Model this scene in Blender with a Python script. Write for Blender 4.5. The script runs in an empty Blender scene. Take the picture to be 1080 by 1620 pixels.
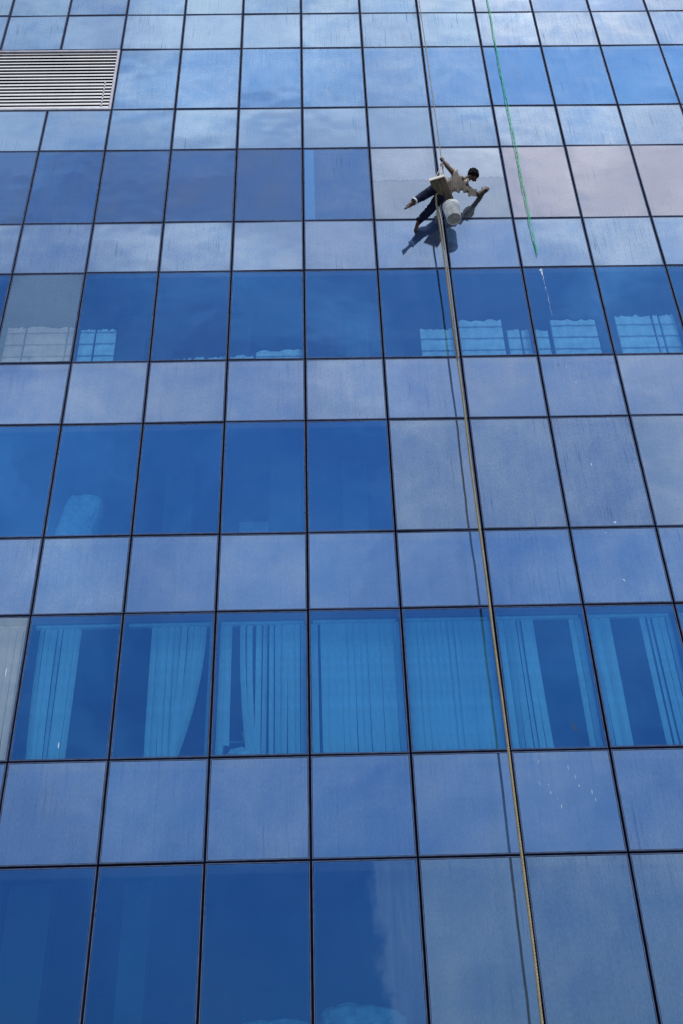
import bpy, bmesh, math, random
from mathutils import Vector, Matrix, noise
R = math.radians
random.seed(7)
sc = bpy.context.scene
COL = sc.collection

# ------------------------------------------------------------------ camera
W = 1.25
PITCH, YAW, ROLL = R(36.6626), R(1.5624), R(-1.9611)
cp, sp, cy, sy = math.cos(PITCH), math.sin(PITCH), math.cos(YAW), math.sin(YAW)
F = Vector((sy*cp, cy*cp, sp)); RT = Vector((cy, -sy, 0)); UP = RT.cross(F)
cr, sr = math.cos(ROLL), math.sin(ROLL)
RT, UP = cr*RT + sr*UP, -sr*RT + cr*UP
CAM = Vector((0.137, -13.110, 0.0))
cd = bpy.data.cameras.new('camera'); cam = bpy.data.objects.new('camera', cd); COL.objects.link(cam)
cam.matrix_world = Matrix(((RT.x, UP.x, -F.x, CAM.x), (RT.y, UP.y, -F.y, CAM.y), (RT.z, UP.z, -F.z, CAM.z), (0, 0, 0, 1)))
cd.sensor_fit = 'VERTICAL'; cd.sensor_height = 24.0; cd.lens = 24.0*1785.0/1620.0
cd.clip_start = 0.1; cd.clip_end = 2000
sc.camera = cam

# ------------------------------------------------------------------ light
SUN = Vector((0.45, -0.85, 2.00)).normalized()
sun_el = math.asin(SUN.z)
wd = bpy.data.worlds.new('World'); sc.world = wd; wd.use_nodes = True
nt = wd.node_tree; N = nt.nodes; L = nt.links
for n in list(N): N.remove(n)
wo = N.new('ShaderNodeOutputWorld'); bg = N.new('ShaderNodeBackground')
sky = N.new('ShaderNodeTexSky'); sky.sky_type = 'NISHITA'; sky.sun_disc = False
sky.sun_elevation = sun_el
sky.sun_rotation = math.atan2(SUN.x, SUN.y)
sky.air_density = 1.0; sky.dust_density = 0.6; sky.ozone_density = 1.2
tc = N.new('ShaderNodeTexCoord')
mp = N.new('ShaderNodeMapping'); mp.inputs['Scale'].default_value = (1, 1, 1.6); mp.inputs['Location'].default_value = (3.1, 0.4, 1.7)
L.new(tc.outputs['Generated'], mp.inputs['Vector'])
cn = N.new('ShaderNodeTexNoise'); cn.inputs['Scale'].default_value = 2.6; cn.inputs['Detail'].default_value = 9; cn.inputs['Roughness'].default_value = 0.56; cn.inputs['Distortion'].default_value = 0.5
L.new(mp.outputs[0], cn.inputs['Vector'])
crp = N.new('ShaderNodeValToRGB'); crp.color_ramp.elements[0].position = 0.47; crp.color_ramp.elements[1].position = 0.72
crp.color_ramp.elements[0].color = (0.04, 0.04, 0.04, 1); crp.color_ramp.elements[1].color = (0.85, 0.85, 0.85, 1)
L.new(cn.outputs['Fac'], crp.inputs[0])
cm = N.new('ShaderNodeMix'); cm.data_type = 'RGBA'
sx0 = N.new('ShaderNodeSeparateXYZ'); L.new(tc.outputs['Generated'], sx0.inputs[0])
mr0 = N.new('ShaderNodeMapRange'); mr0.inputs[1].default_value = 0.2; mr0.inputs[2].default_value = 0.8; mr0.inputs[3].default_value = 0.12; mr0.inputs[4].default_value = 1.0
L.new(sx0.outputs[2], mr0.inputs[0])
mm0 = N.new('ShaderNodeMath'); mm0.operation = 'MULTIPLY'; L.new(crp.outputs[0], mm0.inputs[0]); L.new(mr0.outputs[0], mm0.inputs[1])
L.new(mm0.outputs[0], cm.inputs[0]); L.new(sky.outputs[0], cm.inputs[6]); cm.inputs[7].default_value = (10.8, 10.9, 11.4, 1)
sx = N.new('ShaderNodeSeparateXYZ'); L.new(tc.outputs['Generated'], sx.inputs[0])
mr = N.new('ShaderNodeMapRange'); mr.inputs[1].default_value = 0.1; mr.inputs[2].default_value = 0.9; mr.inputs[3].default_value = 0.44; mr.inputs[4].default_value = 1.40
L.new(sx.outputs[2], mr.inputs[0])
vm = N.new('ShaderNodeVectorMath'); vm.operation = 'SCALE'; L.new(cm.outputs[2], vm.inputs[0]); L.new(mr.outputs[0], vm.inputs['Scale'])
L.new(vm.outputs[0], bg.inputs['Color']); bg.inputs['Strength'].default_value = 0.12
L.new(bg.outputs[0], wo.inputs[0])
sl = bpy.data.lights.new('sun', 'SUN'); sl.energy = 4.6; sl.angle = R(7); sl.color = (1.0, 0.955, 0.89)
so = bpy.data.objects.new('sun', sl); COL.objects.link(so); so.rotation_euler = SUN.to_track_quat('Z', 'Y').to_euler(); so.location = (10, -40, 60)
vs = sc.view_settings; vs.view_transform = 'Standard'; vs.look = 'None'; vs.gamma = 1; vs.exposure = 0.38; vs.use_curve_mapping = False
sc.render.engine = 'CYCLES'
sc.cycles.transparent_max_bounces = 16; sc.cycles.max_bounces = 8

# ------------------------------------------------------------------ helpers
class NB:
    """small node builder"""
    def __init__(s, name):
        s.m = bpy.data.materials.new(name); s.m.use_nodes = True; s.t = s.m.node_tree
        for n in list(s.t.nodes): s.t.nodes.remove(n)
        s.out = s.t.nodes.new('ShaderNodeOutputMaterial')
    def n(s, typ, **kw):
        x = s.t.nodes.new(typ)
        for k, v in kw.items(): setattr(x, k, v)
        return x
    def l(s, a, b): s.t.links.new(a, b)
    def put(s, sock, v):
        if v is None: return
        if isinstance(v, bpy.types.NodeSocket): s.l(v, sock)
        else: sock.default_value = v
    def math(s, op, a, b=None, c=None, clamp=False):
        x = s.n('ShaderNodeMath', operation=op, use_clamp=clamp)
        s.put(x.inputs[0], a); s.put(x.inputs[1], b)
        if c is not None: s.put(x.inputs[2], c)
        return x.outputs[0]
    def mixc(s, f, a, b, mode='MIX'):
        x = s.n('ShaderNodeMix', data_type='RGBA', blend_type=mode)
        s.put(x.inputs[0], f); s.put(x.inputs[6], a); s.put(x.inputs[7], b); return x.outputs[2]
    def mixs(s, f, a, b):
        x = s.n('ShaderNodeMixShader'); s.put(x.inputs[0], f); s.l(a, x.inputs[1]); s.l(b, x.inputs[2]); return x.outputs[0]
    def noise(s, vec, scale, detail=3, rough=0.5, dist=0.0):
        x = s.n('ShaderNodeTexNoise'); s.l(vec, x.inputs['Vector']); x.inputs['Scale'].default_value = scale
        x.inputs['Detail'].default_value = detail; x.inputs['Roughness'].default_value = rough; x.inputs['Distortion'].default_value = dist
        return x.outputs['Fac']
    def map(s, vec, scale=(1, 1, 1), loc=(0, 0, 0)):
        x = s.n('ShaderNodeMapping'); s.l(vec, x.inputs['Vector']); x.inputs['Scale'].default_value = scale; x.inputs['Location'].default_value = loc
        return x.outputs[0]
    def rng(s, v, a, b, c=0.0, d=1.0, smooth=False):
        x = s.n('ShaderNodeMapRange'); x.clamp = True
        if smooth: x.interpolation_type = 'SMOOTHSTEP'
        s.put(x.inputs[0], v); s.put(x.inputs[1], a); s.put(x.inputs[2], b); s.put(x.inputs[3], c); s.put(x.inputs[4], d); return x.outputs[0]
    def n_rgb(s, v):
        x = s.n('ShaderNodeCombineXYZ')
        for i in range(3): s.l(v, x.inputs[i])
        return x.outputs[0]
    def attr(s, name):
        x = s.n('ShaderNodeAttribute', attribute_type='OBJECT', attribute_name=name); return x.outputs['Fac']

def simple(name, col, rough=0.6, metal=0.0, nscale=30, namt=0.25, spec=0.5, bump=0.0):
    b = NB(name); t = b.n('ShaderNodeTexCoord')
    f = b.noise(t.outputs['Object'], nscale, 5, 0.6)
    dark = [c*(1-namt) for c in col] + [1]; lite = [min(1, c*(1+namt)) for c in col] + [1]
    c = b.mixc(b.rng(f, 0.3, 0.7), dark, lite)
    p = b.n('ShaderNodeBsdfPrincipled'); b.l(c, p.inputs['Base Color']); p.inputs['Roughness'].default_value = rough
    p.inputs['Metallic'].default_value = metal; p.inputs['Specular IOR Level'].default_value = spec
    if bump:
        bp = b.n('ShaderNodeBump'); bp.inputs['Strength'].default_value = 0.6; bp.inputs['Distance'].default_value = bump
        b.l(f, bp.inputs['Height']); b.l(bp.outputs[0], p.inputs['Normal'])
    b.l(p.outputs[0], b.out.inputs[0]); return b.m

def glass_material(name, opaque):
    b = NB(name)
    tc = b.n('ShaderNodeTexCoord'); oi = b.n('ShaderNodeObjectInfo')
    ofs = b.n('ShaderNodeCombineXYZ'); r50 = b.math('MULTIPLY', oi.outputs['Random'], 61.0)
    b.l(r50, ofs.inputs[0]); b.l(b.math('MULTIPLY', oi.outputs['Random'], 133.0), ofs.inputs[2])
    va = b.n('ShaderNodeVectorMath', operation='ADD'); b.l(tc.outputs['Object'], va.inputs[0]); b.l(ofs.outputs[0], va.inputs[1]); V = va.outputs[0]
    sep = b.n('ShaderNodeSeparateXYZ'); b.l(tc.outputs['Generated'], sep.inputs[0]); gx, gz = sep.outputs[0], sep.outputs[2]
    so = b.n('ShaderNodeSeparateXYZ'); b.l(tc.outputs['Object'], so.inputs[0])
    hw, hh = b.attr('half_w'), b.attr('half_h')
    dist = b.math('MINIMUM', b.math('SUBTRACT', hw, b.math('ABSOLUTE', so.outputs[0])), b.math('SUBTRACT', hh, b.math('ABSOLUTE', so.outputs[2])))
    dtop = b.math('SUBTRACT', hh, so.outputs[2])
    blotch = b.noise(V, 1.3, 4, 0.55, 0.4)
    streak = b.noise(b.map(V, (9, 9, 0.8)), 1.6, 4, 0.6)
    fine = b.noise(b.map(V, (1, 1, 0.45)), 42, 3, 0.7)
    grain = b.noise(V, 85, 2, 0.8)
    dust = b.attr('dust'); tone = b.attr('tone')
    # dust amount: base times blotches, rain streaks and grain
    mod = b.math('ADD', b.math('MULTIPLY', b.math('SUBTRACT', blotch, 0.5), 0.55), b.math('MULTIPLY', b.math('SUBTRACT', streak, 0.5), b.rng(oi.outputs['Random'], 0.0, 1.0, 0.12, 0.50)))
    mod = b.math('ADD', mod, b.math('MULTIPLY', b.math('SUBTRACT', fine, 0.5), 0.34))
    mod = b.math('ADD', mod, b.math('MULTIPLY', b.math('SUBTRACT', grain, 0.5), 0.5))
    d = b.math('MULTIPLY', dust, b.math('ADD', 1.0, mod))
    # grime gathers along the edges; a paler band along the top where the film laps
    edge = b.rng(b.math('ADD', dist, b.math('MULTIPLY', b.math('SUBTRACT', streak, 0.5), 0.03)), 0.0, 0.018, 0.10, 0.0, True)
    band = b.rng(b.math('ADD', dtop, b.math('MULTIPLY', b.math('SUBTRACT', fine, 0.5), 0.02)), 0.10, 0.125, 0.045, 0.0, True)
    d = b.math('ADD', d, b.math('ADD', edge, band))
    # runs of water: thin darker tracks
    runs = b.noise(b.map(V, (26, 26, 0.55)), 1.0, 2, 0.4, 0.35)
    rmask = b.rng(runs, 0.68, 0.76, 0.0, 1.0)
    rgate = b.rng(b.noise(V, 0.9, 1, 0.5), 0.5, 0.62)
    d = b.math('MULTIPLY', d, b.math('SUBTRACT', 1.0, b.math('MULTIPLY', b.math('MULTIPLY', rmask, rgate), 0.42)))
    # drip tracks starting at the top joint and fading down
    dn = b.noise(b.map(V, (22, 22, 0.25)), 1.0, 3, 0.6)
    dripf = b.math('MULTIPLY', b.rng(dn, 0.52, 0.72), b.rng(dtop, 0.0, b.rng(blotch, 0.3, 0.7, 0.25, 1.1), 1.0, 0.0))
    d = b.math('SUBTRACT', d, b.math('MULTIPLY', b.math('MULTIPLY', dripf, dust), b.rng(b.noise(ofs.outputs[0], 1.0, 0), 0.4, 0.65, 0.02, 0.32)))
    # pale specks and splashes
    sn = b.noise(b.map(V, (1, 1, 0.5), (7, 0, 3)), 26, 2, 0.5)
    d = b.math('ADD', d, b.math('MULTIPLY', b.rng(sn, 0.80, 0.84), 0.5))
    if not opaque:
        wob = b.noise(b.map(tc.outputs['Object'], (3, 3, 3)), 3.2, 3, 0.6)
        peel = b.math('LESS_THAN', b.math('ADD', gx, b.math('MULTIPLY', b.math('SUBTRACT', wob, 0.5), 0.035)), b.attr('peel'))
        d = b.math('MULTIPLY', d, b.math('SUBTRACT', 1.0, b.math('MULTIPLY', peel, 0.62)))
        big = b.noise(b.map(tc.outputs['Object'], (1, 1, 0.8)), 1.8, 5, 0.6)
        side = b.math('MULTIPLY', b.attr('side'), b.rng(b.math('ADD', b.math('ADD', gx, b.math('MULTIPLY', gz, 0.18)), b.math('MULTIPLY', b.math('SUBTRACT', big, 0.5), 0.75)), 0.62, 0.80, 0, 1, True))
        d = b.math('ADD', d, b.math('MULTIPLY', side, b.math('MULTIPLY', b.rng(streak, 0.2, 0.8, 0.6, 1.3), 0.22)))
        # soapy water: everything under a wavering line has been wetted
        wl = b.math('ADD', b.attr('wet'), b.math('MULTIPLY', b.math('SUBTRACT', wob, 0.5), 0.12))
        wet = b.rng(gz, b.math('SUBTRACT', wl, 0.006), wl, 1.0, 0.0)
        ridge = b.rng(b.math('ABSOLUTE', b.math('SUBTRACT', gz, wl)), 0.0, 0.012, 1.0, 0.0)
        ridge = b.math('MULTIPLY', ridge, b.math('GREATER_THAN', b.attr('wet'), 0.01))
        d = b.math('MULTIPLY', d, b.math('SUBTRACT', 1.0, b.math('MULTIPLY', wet, 0.10)))
        d = b.math('SUBTRACT', d, b.math('MULTIPLY', ridge, 0.15))
    d = b.math('MINIMUM', b.math('MAXIMUM', d, 0.0), 0.97)
    # dust colour: bluish film, greyer where tone is high
    tn = b.math('ADD', tone, b.math('MULTIPLY', b.math('SUBTRACT', blotch, 0.5), 0.5), clamp=True)
    dc = b.mixc(tn, (0.11, 0.20, 0.36, 1), (0.21, 0.23, 0.29, 1))
    dif = b.n('ShaderNodeBsdfDiffuse'); b.l(dc, dif.inputs[0])
    if opaque:
        back = b.n('ShaderNodeBsdfDiffuse'); back.inputs[0].default_value = (0.005, 0.036, 0.15, 1)
    else:
        back = b.n('ShaderNodeBsdfTransparent'); b.l(b.mixc(b.math('POWER', b.attr('clear'), 2.0), (0.42, 0.86, 1.0, 1), (0.93, 0.95, 0.96, 1)), back.inputs[0])
    body = b.mixs(b.math('MULTIPLY', d, 0.46 if opaque else 0.62), back.outputs[0], dif.outputs[0])
    # coated face: blue mirror where clean, paler and greyer under the film
    nb = b.noise(b.map(V, (1, 1, 1)), 0.9, 2, 0.5)
    bp = b.n('ShaderNodeBump'); bp.inputs['Strength'].default_value = 1.0; bp.inputs['Distance'].default_value = 0.010; b.l(nb, bp.inputs['Height'])
    gl = b.n('ShaderNodeBsdfGlossy'); b.l(bp.outputs[0], gl.inputs['Normal'])
    # grime on the film itself: grain, rubbed blotches, fine upright tracks
    gm = b.math('ADD', b.math('MULTIPLY', b.math('SUBTRACT', grain, 0.5), 0.55), b.math('MULTIPLY', b.math('SUBTRACT', fine, 0.5), 0.55))
    gm = b.math('ADD', gm, b.math('MULTIPLY', b.math('SUBTRACT', blotch, 0.5), 0.30))
    trk = b.noise(b.map(V, (34, 34, 1.1), (5, 0, 9)), 1.0, 3, 0.65)
    gm = b.math('SUBTRACT', gm, b.math('MULTIPLY', b.rng(trk, 0.56, 0.74), b.rng(b.noise(V, 1.1, 2, 0.5), 0.44, 0.60, 0.0, 0.55)))
    gm = b.math('SUBTRACT', gm, b.math('MULTIPLY', b.math('MULTIPLY', rmask, rgate), 0.30))
    corner = b.rng(b.math('ADD', b.math('ABSOLUTE', b.math('SUBTRACT', gx, 0.5)), b.math('ABSOLUTE', b.math('SUBTRACT', gz, 0.5))), 0.72, 1.0, 0.0, 0.14, True)
    gm = b.math('SUBTRACT', gm, corner)
    gm = b.math('ADD', 1.0, b.math('MULTIPLY', gm, b.rng(oi.outputs['Random'], 0.0, 1.0, 0.45, 1.25)))
    film = b.math('MAXIMUM', b.rng(d, 0.05, 0.66), b.rng(b.attr('clear'), 0.8, 1.0, 0.0, 1.0))
    pale = b.mixc(b.attr('slate'), b.mixc(b.rng(tn, 0.72, 0.95), b.mixc(tn, (0.41, 0.57, 0.67, 1), (0.59, 0.64, 0.67, 1)), (0.55, 0.545, 0.585, 1)), (0.105, 0.165, 0.29, 1))
    if not opaque: pale = b.mixc(b.math('MULTIPLY', b.math('MULTIPLY', wet, b.math('GREATER_THAN', b.attr('wet'), 0.01)), 0.30), pale, (0.30, 0.35, 0.36, 1)); pale = b.mixc(b.math('MULTIPLY', ridge, 0.5), pale, (0.22, 0.27, 0.36, 1))
    pale = b.mixc(1.0, pale, b.n_rgb(gm), 'MULTIPLY')
    b.l(b.mixc(film, b.mixc(peel, (0.07, 0.385, 1.0, 1), (0.24, 0.56, 0.95, 1)) if not opaque else (0.06, 0.42, 0.98, 1), pale), gl.inputs[0])
    b.l(b.rng(d, 0.0, 1.0, 0.008, 0.065), gl.inputs['Roughness'])
    fr = b.n('ShaderNodeFresnel'); fr.inputs[0].default_value = 1.5
    rf = b.math('ADD', b.math('ADD', 0.26 if opaque else b.math('ADD', 0.285, b.math('MULTIPLY', peel, 0.16)), b.math('MULTIPLY', film, 0.24)), b.math('MULTIPLY', fr.outputs[0], 0.8), clamp=True)
    if not opaque: rf = b.math('MULTIPLY', rf, b.math('SUBTRACT', 1.0, b.math('MULTIPLY', b.math('MULTIPLY', b.attr('clear'), b.math('SUBTRACT', 1.0, b.attr('clear'))), 0.80)))
    if not opaque: rf = b.math('MULTIPLY', rf, b.rng(b.attr('clear'), 0.8, 1.0, 1.0, 0.88))
    b.l(b.mixs(rf, body, gl.outputs[0]), b.out.inputs[0])
    return b.m

M = {}
M['vision'] = glass_material('coated_glass', False)
M['spandrel'] = glass_material('backed_glass', True)
def back_face():
    b = NB('glass_inner_face'); t = b.n('ShaderNodeBsdfTransparent'); t.inputs[0].default_value = (0.93, 0.97, 1.0, 1)
    tcx = b.n('ShaderNodeTexCoord'); b.l(b.mixc(b.noise(tcx.outputs['Object'], 4), (0.97, 0.98, 0.99, 1), (0.99, 1, 1, 1)), t.inputs[0])
    b.l(t.outputs[0], b.out.inputs[0]); return b.m
M['inner'] = back_face()
M['rubber'] = simple('black_rubber', (0.003, 0.005, 0.013), 0.9, nscale=8, spec=0.03)
M['alu'] = simple('weathered_bead', (0.055, 0.08, 0.16), 0.8, 0.0, nscale=9, namt=0.3, spec=0.04)
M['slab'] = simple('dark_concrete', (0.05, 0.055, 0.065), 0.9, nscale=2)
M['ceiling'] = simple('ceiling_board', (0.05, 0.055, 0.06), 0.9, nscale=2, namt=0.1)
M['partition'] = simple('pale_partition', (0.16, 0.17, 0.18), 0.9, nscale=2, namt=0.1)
M['blind'] = simple('blind_fabric', (0.80, 0.82, 0.82), 0.8, nscale=7, namt=0.12)
M['louvre'] = simple('louvre_aluminium', (0.46, 0.47, 0.50), 0.42, 0.0, nscale=5, namt=0.10)
M['louvre_frame'] = simple('grey_louvre_frame', (0.22, 0.235, 0.30), 0.5, 0.3, nscale=6)
M['whiteboard'] = simple('patchy_white_board', (0.80, 0.83, 0.84), 0.8, nscale=6, namt=0.32)
M['sack'] = simple('white_woven_sack', (0.70, 0.73, 0.75), 0.8, nscale=9, namt=0.35, bump=0.01)
M['carton'] = simple('pale_carton', (0.35, 0.33, 0.33), 0.9, nscale=8)
M['ground'] = simple('paving', (0.24, 0.235, 0.22), 0.9, nscale=1.5)
M['stain'] = simple('white_dropping', (0.30, 0.37, 0.47), 0.8, nscale=40)
M['darkmark'] = simple('dark_smear', (0.004, 0.010, 0.03), 0.7, nscale=40)
M['edge_black'] = M['rubber']

def link(name, me, mats, parent=None, loc=(0, 0, 0)):
    o = bpy.data.objects.new(name, me); COL.objects.link(o)
    for m in (mats if isinstance(mats, (list, tuple)) else [mats]):
        if len(o.data.materials) < (len(mats) if isinstance(mats, (list, tuple)) else 1): o.data.materials.append(m)
    o.location = loc
    if parent: o.parent = parent
    return o
def tag(o, label=None, cat=None, group=None, kind=None):
    if label: o['label'] = label
    if cat: o['category'] = cat
    if group: o['group'] = group
    if kind: o['kind'] = kind
    return o
def empty(name, loc=(0, 0, 0)):
    o = bpy.data.objects.new(name, None); COL.objects.link(o); o.location = loc; o.empty_display_size = 0.2; return o
def box(bm, x0, x1, y0, y1, z0, z1, mi=0):
    v = [bm.verts.new(p) for p in ((x0,y0,z0),(x1,y0,z0),(x1,y1,z0),(x0,y1,z0),(x0,y0,z1),(x1,y0,z1),(x1,y1,z1),(x0,y1,z1))]
    fs = []
    for idx in ((0,1,5,4),(1,2,6,5),(2,3,7,6),(3,0,4,7),(4,5,6,7),(3,2,1,0)):
        f = bm.faces.new([v[i] for i in idx]); f.material_index = mi; fs.append(f)
    return fs
def mesh(name, bm, smooth=False):
    me = bpy.data.meshes.new(name); bm.normal_update(); bm.to_mesh(me); bm.free()
    if smooth:
        for p in me.polygons: p.use_smooth = True
    return me
def tube(bm, pts, rad, n=8, cap=True):
    """swept tube through pts; rad number or list"""
    pts = [Vector(p) for p in pts]; rs = rad if isinstance(rad, (list, tuple)) else [rad]*len(pts)
    prev = None; rings = []
    u = None
    for i, p in enumerate(pts):
        t = (pts[min(i+1, len(pts)-1)] - pts[max(i-1, 0)]).normalized()
        if u is None:
            a = Vector((0, 1, 0)) if abs(t.y) < 0.9 else Vector((1, 0, 0)); u = t.cross(a).normalized()
        u = (u - t*u.dot(t)).normalized(); w = t.cross(u)
        ring = [bm.verts.new(p + (u*math.cos(2*math.pi*k/n) + w*math.sin(2*math.pi*k/n))*rs[i]) for k in range(n)]
        if prev:
            for k in range(n): bm.faces.new((prev[k], prev[(k+1) % n], ring[(k+1) % n], ring[k]))
        prev = ring; rings.append(ring)
    if cap:
        bm.faces.new(list(reversed(rings[0]))); bm.faces.new(rings[-1])
def twisted(name, pts, rad, mat, parent=None, lay=0.055, strands=3, step=0.016):
    """laid rope: strands wound round a centre line"""
    P = [Vector(p) for p in pts]; dense = []
    for a, c in zip(P, P[1:]):
        k = max(1, int((c-a).length/step))
        for i in range(k): dense.append(a.lerp(c, i/k))
    dense.append(P[-1])
    bm = bmesh.new()
    for s in range(strands):
        acc = 0; path = []; 
        for i, p in enumerate(dense):
            if i: acc += (p - dense[i-1]).length
            t = (dense[min(i+1, len(dense)-1)] - dense[max(i-1, 0)]).normalized()
            a = Vector((0, 1, 0)) if abs(t.y) < 0.9 else Vector((1, 0, 0))
            u = t.cross(a).normalized(); w = t.cross(u); ph = 2*math.pi*(acc/lay + s/strands)
            path.append(p + (u*math.cos(ph) + w*math.sin(ph))*rad*0.5)
        tube(bm, path, rad*0.50, 6)
    return link(name, mesh(name, bm, True), mat, parent)

# ------------------------------------------------------------------ ground
bm = bmesh.new(); vs_ = [bm.verts.new(p) for p in ((-600, -600, -1.6), (600, -600, -1.6), (600, 600, -1.6), (-600, 600, -1.6))]; bm.faces.new(vs_)
tag(link('ground', mesh('ground', bm), M['ground']), kind='structure')

# ------------------------------------------------------------------ glass building
HS, HV = 1.322, 2.125
zL = dict(A=23.185, B=21.858, C=19.728, D=18.410, E=16.287, F=14.969, G=12.845, H=11.528, I=9.402, J=8.108, K=5.984, L=4.659)
# rows: (name, bottom, top, kind)
rows = [('V6', zL['L']-HV, zL['L'], 'v'), ('S6', zL['L'], zL['K'], 's'), ('V5', zL['K'], zL['J'], 'v'), ('S5', zL['J'], zL['I'], 's'),
        ('V4', zL['I'], zL['H'], 'v'), ('S4', zL['H'], zL['G'], 's'), ('V3', zL['G'], zL['F'], 'v'), ('S3', zL['F'], zL['E'], 's'),
        ('V2', zL['E'], zL['D'], 'v'), ('S2', zL['D'], zL['C'], 's'), ('V1', zL['C'], zL['B'], 'v'), ('S1', zL['B'], zL['A'], 's'),
        ('V0', zL['A'], zL['A']+HV, 'v')]
rng_cols = dict(V6=(-4, 3), S6=(-4, 4), V5=(-5, 4), S5=(-5, 4), V4=(-5, 4), S4=(-5, 5), V3=(-5, 5), S3=(-6, 5), V2=(-6, 6), S2=(-6, 6), V1=(-6, 6), S1=(-6, 7), V0=(-6, 7))
GAP = 0.0155
bld = empty('glass_building', (0, 0, -1.6))
tag(bld, 'tall office building with a curtain wall of blue mirror glass panes in dark joints', 'building')
UPZ = 1.6   # children are parented to the Empty at ground level
def child(name, me, mats, loc, parent=bld):
    return link(name, me, mats, parent, (loc[0], loc[1], loc[2] + (UPZ if parent is bld else 0)))

def pane_meshes(h, kind):
    hw, hh = W/2 - GAP - 0.016, h/2 - GAP - 0.016
    bm = bmesh.new()
    fs = box(bm, -hw, hw, 0.0, 0.024, -hh, hh)
    for i, f in enumerate(fs):
        f.material_index = 0 if i == 0 else (1 if i == 2 else 2)
    g = mesh('pane', bm)
    bm = bmesh.new(); a, c = W/2 - GAP, h/2 - GAP; t = 0.011; y0, y1 = -0.004, 0.030
    box(bm, -a, a, y0, y1, c-t, c); box(bm, -a, a, y0, y1, -c, -c+t)
    box(bm, -a, -a+t, y0+0.0006, y1, -c+t, c-t); box(bm, a-t, a, y0+0.0006, y1, -c+t, c-t)
    return g, mesh('bead', bm), hw, hh
cache = {}
for r in rows:
    h = round(r[2]-r[1], 3)
    if (h, r[3]) not in cache:
        cache[(h, r[3])] = pane_meshes(r[2]-r[1], r[3])

def dust_of(row, c):
    """dust (film) amount and greyness of each pane as seen in the photograph"""
    v = {'V0': 0.62, 'V1': 0.46, 'V2': 0.30, 'V3': 0.11, 'V4': 0.09, 'V5': 0.07, 'V6': 0.08,
         'S1': 0.66, 'S2': 0.66, 'S3': 0.62, 'S4': 0.58, 'S5': 0.50, 'S6': 0.45}[row]
    t = {'V2': 0.25}.get(row, 0.12)
    ex = {}
    if row == 'V1' and c >= 3: v = 0.32
    if row == 'V2':
        if c <= 0: ex['slate'] = 0.85; v = 0.48
        if c == 0: ex['peel'] = 0.15; ex['slate'] = 0.6
        if c in (1, 2): v = 0.74; t = 0.62; ex['wet'] = 0.53 if c == 1 else 0.56
        if c >= 3: v = 0.72; t = 0.95
    if row in ('S1', 'S2') and c >= 3: t = 0.45; v = 0.60
    if row == 'V0' and c >= 3: t = 0.5; v = 0.5
    if row == 'V3': ex['clear'] = 0.5; v = 0.13
    if row == 'V3' and c == -4: v = 0.12; t = 0.05; ex['clear'] = 1
    if row == 'V4' and c == -3: ex['clear'] = 0.0
    if row == 'V5' and c > -4: ex['clear'] = 0.12
    if row == 'V4' and c >= 1: v = 0.52; t = 0.35
    if row == 'V5' and c <= -4: v = 0.08; t = 0.3; ex['clear'] = 1
    if row == 'V6':
        if c == 0: ex['side'] = 1.0
        if c >= 1: v = 0.50; t = 0.25
    if row == 'S4': t = 0.58
    if row in ('S5', 'S6', 'S3'): t = 0.42
    if row == 'V4' and c >= 1: t = 0.5
    return v, t, ex

rr = random.Random(11)
panes = {}
for (rn, z0, z1, kd) in rows:
    c0, c1 = rng_cols[rn]
    for c in range(c0, c1+1):
        if rn == 'V1' and c <= -4: continue
        g, bead, hw, hh = cache[(round(z1-z0, 3), kd)]
        nm = 'window' if kd == 'v' else 'spandrel_panel'
        mats = [M['vision'] if kd == 'v' else M['spandrel'], M['inner'] if kd == 'v' else M['rubber'], M['rubber']]
        o = bpy.data.objects.new(nm, g); COL.objects.link(o); o.parent = bld
        if len(g.materials) == 0:
            for m in mats: g.materials.append(m)
        o.location = ((c+0.5)*W, 0, (z0+z1)/2 + UPZ)
        o.rotation_euler = (R(max(-0.5, min(0.5, rr.gauss(0, 0.3)))), 0, R(max(-0.5, min(0.5, rr.gauss(0, 0.3)))))
        v, t, ex = dust_of(rn, c)
        o['dust'] = float(v*(1 + rr.uniform(-0.10, 0.10))); o['tone'] = float(t + rr.uniform(-0.07, 0.07))
        o['half_w'] = float(hw); o['half_h'] = float(hh)
        o['peel'] = float(ex.get('peel', 0)); o['side'] = float(ex.get('side', 0)); o['wet'] = float(ex.get('wet', 0)); o['slate'] = float(ex.get('slate', 0)); o['clear'] = float(ex.get('clear', 0))
        b_ = bpy.data.objects.new('bead', bead); COL.objects.link(b_); b_.parent = o
        if len(bead.materials) == 0: bead.materials.append(M['alu'])
        panes[(rn, c)] = o
panes[('V2', 0)]['label'] = 'hazy blue window with a clean bright blue strip down its left edge'
panes[('V3', -4)]['label'] = 'dusty grey window beside the row of clear blue windows'
panes[('V2', 1)]['label'] = 'window the worker is washing, wet and grey in its lower half'

# joints behind the panes: continuous vertical and horizontal rubber-faced bars
ZB, ZT = -1.6, zL['A'] + HV
XL, XR = -7*W, 9*W
for c in range(-6, 9):
    bm = bmesh.new(); box(bm, -0.030, 0.030, 0.031, 0.15, ZB, ZT)
    child('mullion', mesh('mullion', bm), M['rubber'], (c*W, 0, 0)) if True else None
zs = [r[1] for r in rows] + [ZT]
for i, z in enumerate(zs):
    bm = bmesh.new(); box(bm, XL, XR, 0.034, 0.12, -0.030, 0.030)
    child('transom', mesh('transom', bm), M['rubber'], (0, 0, z))
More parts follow.
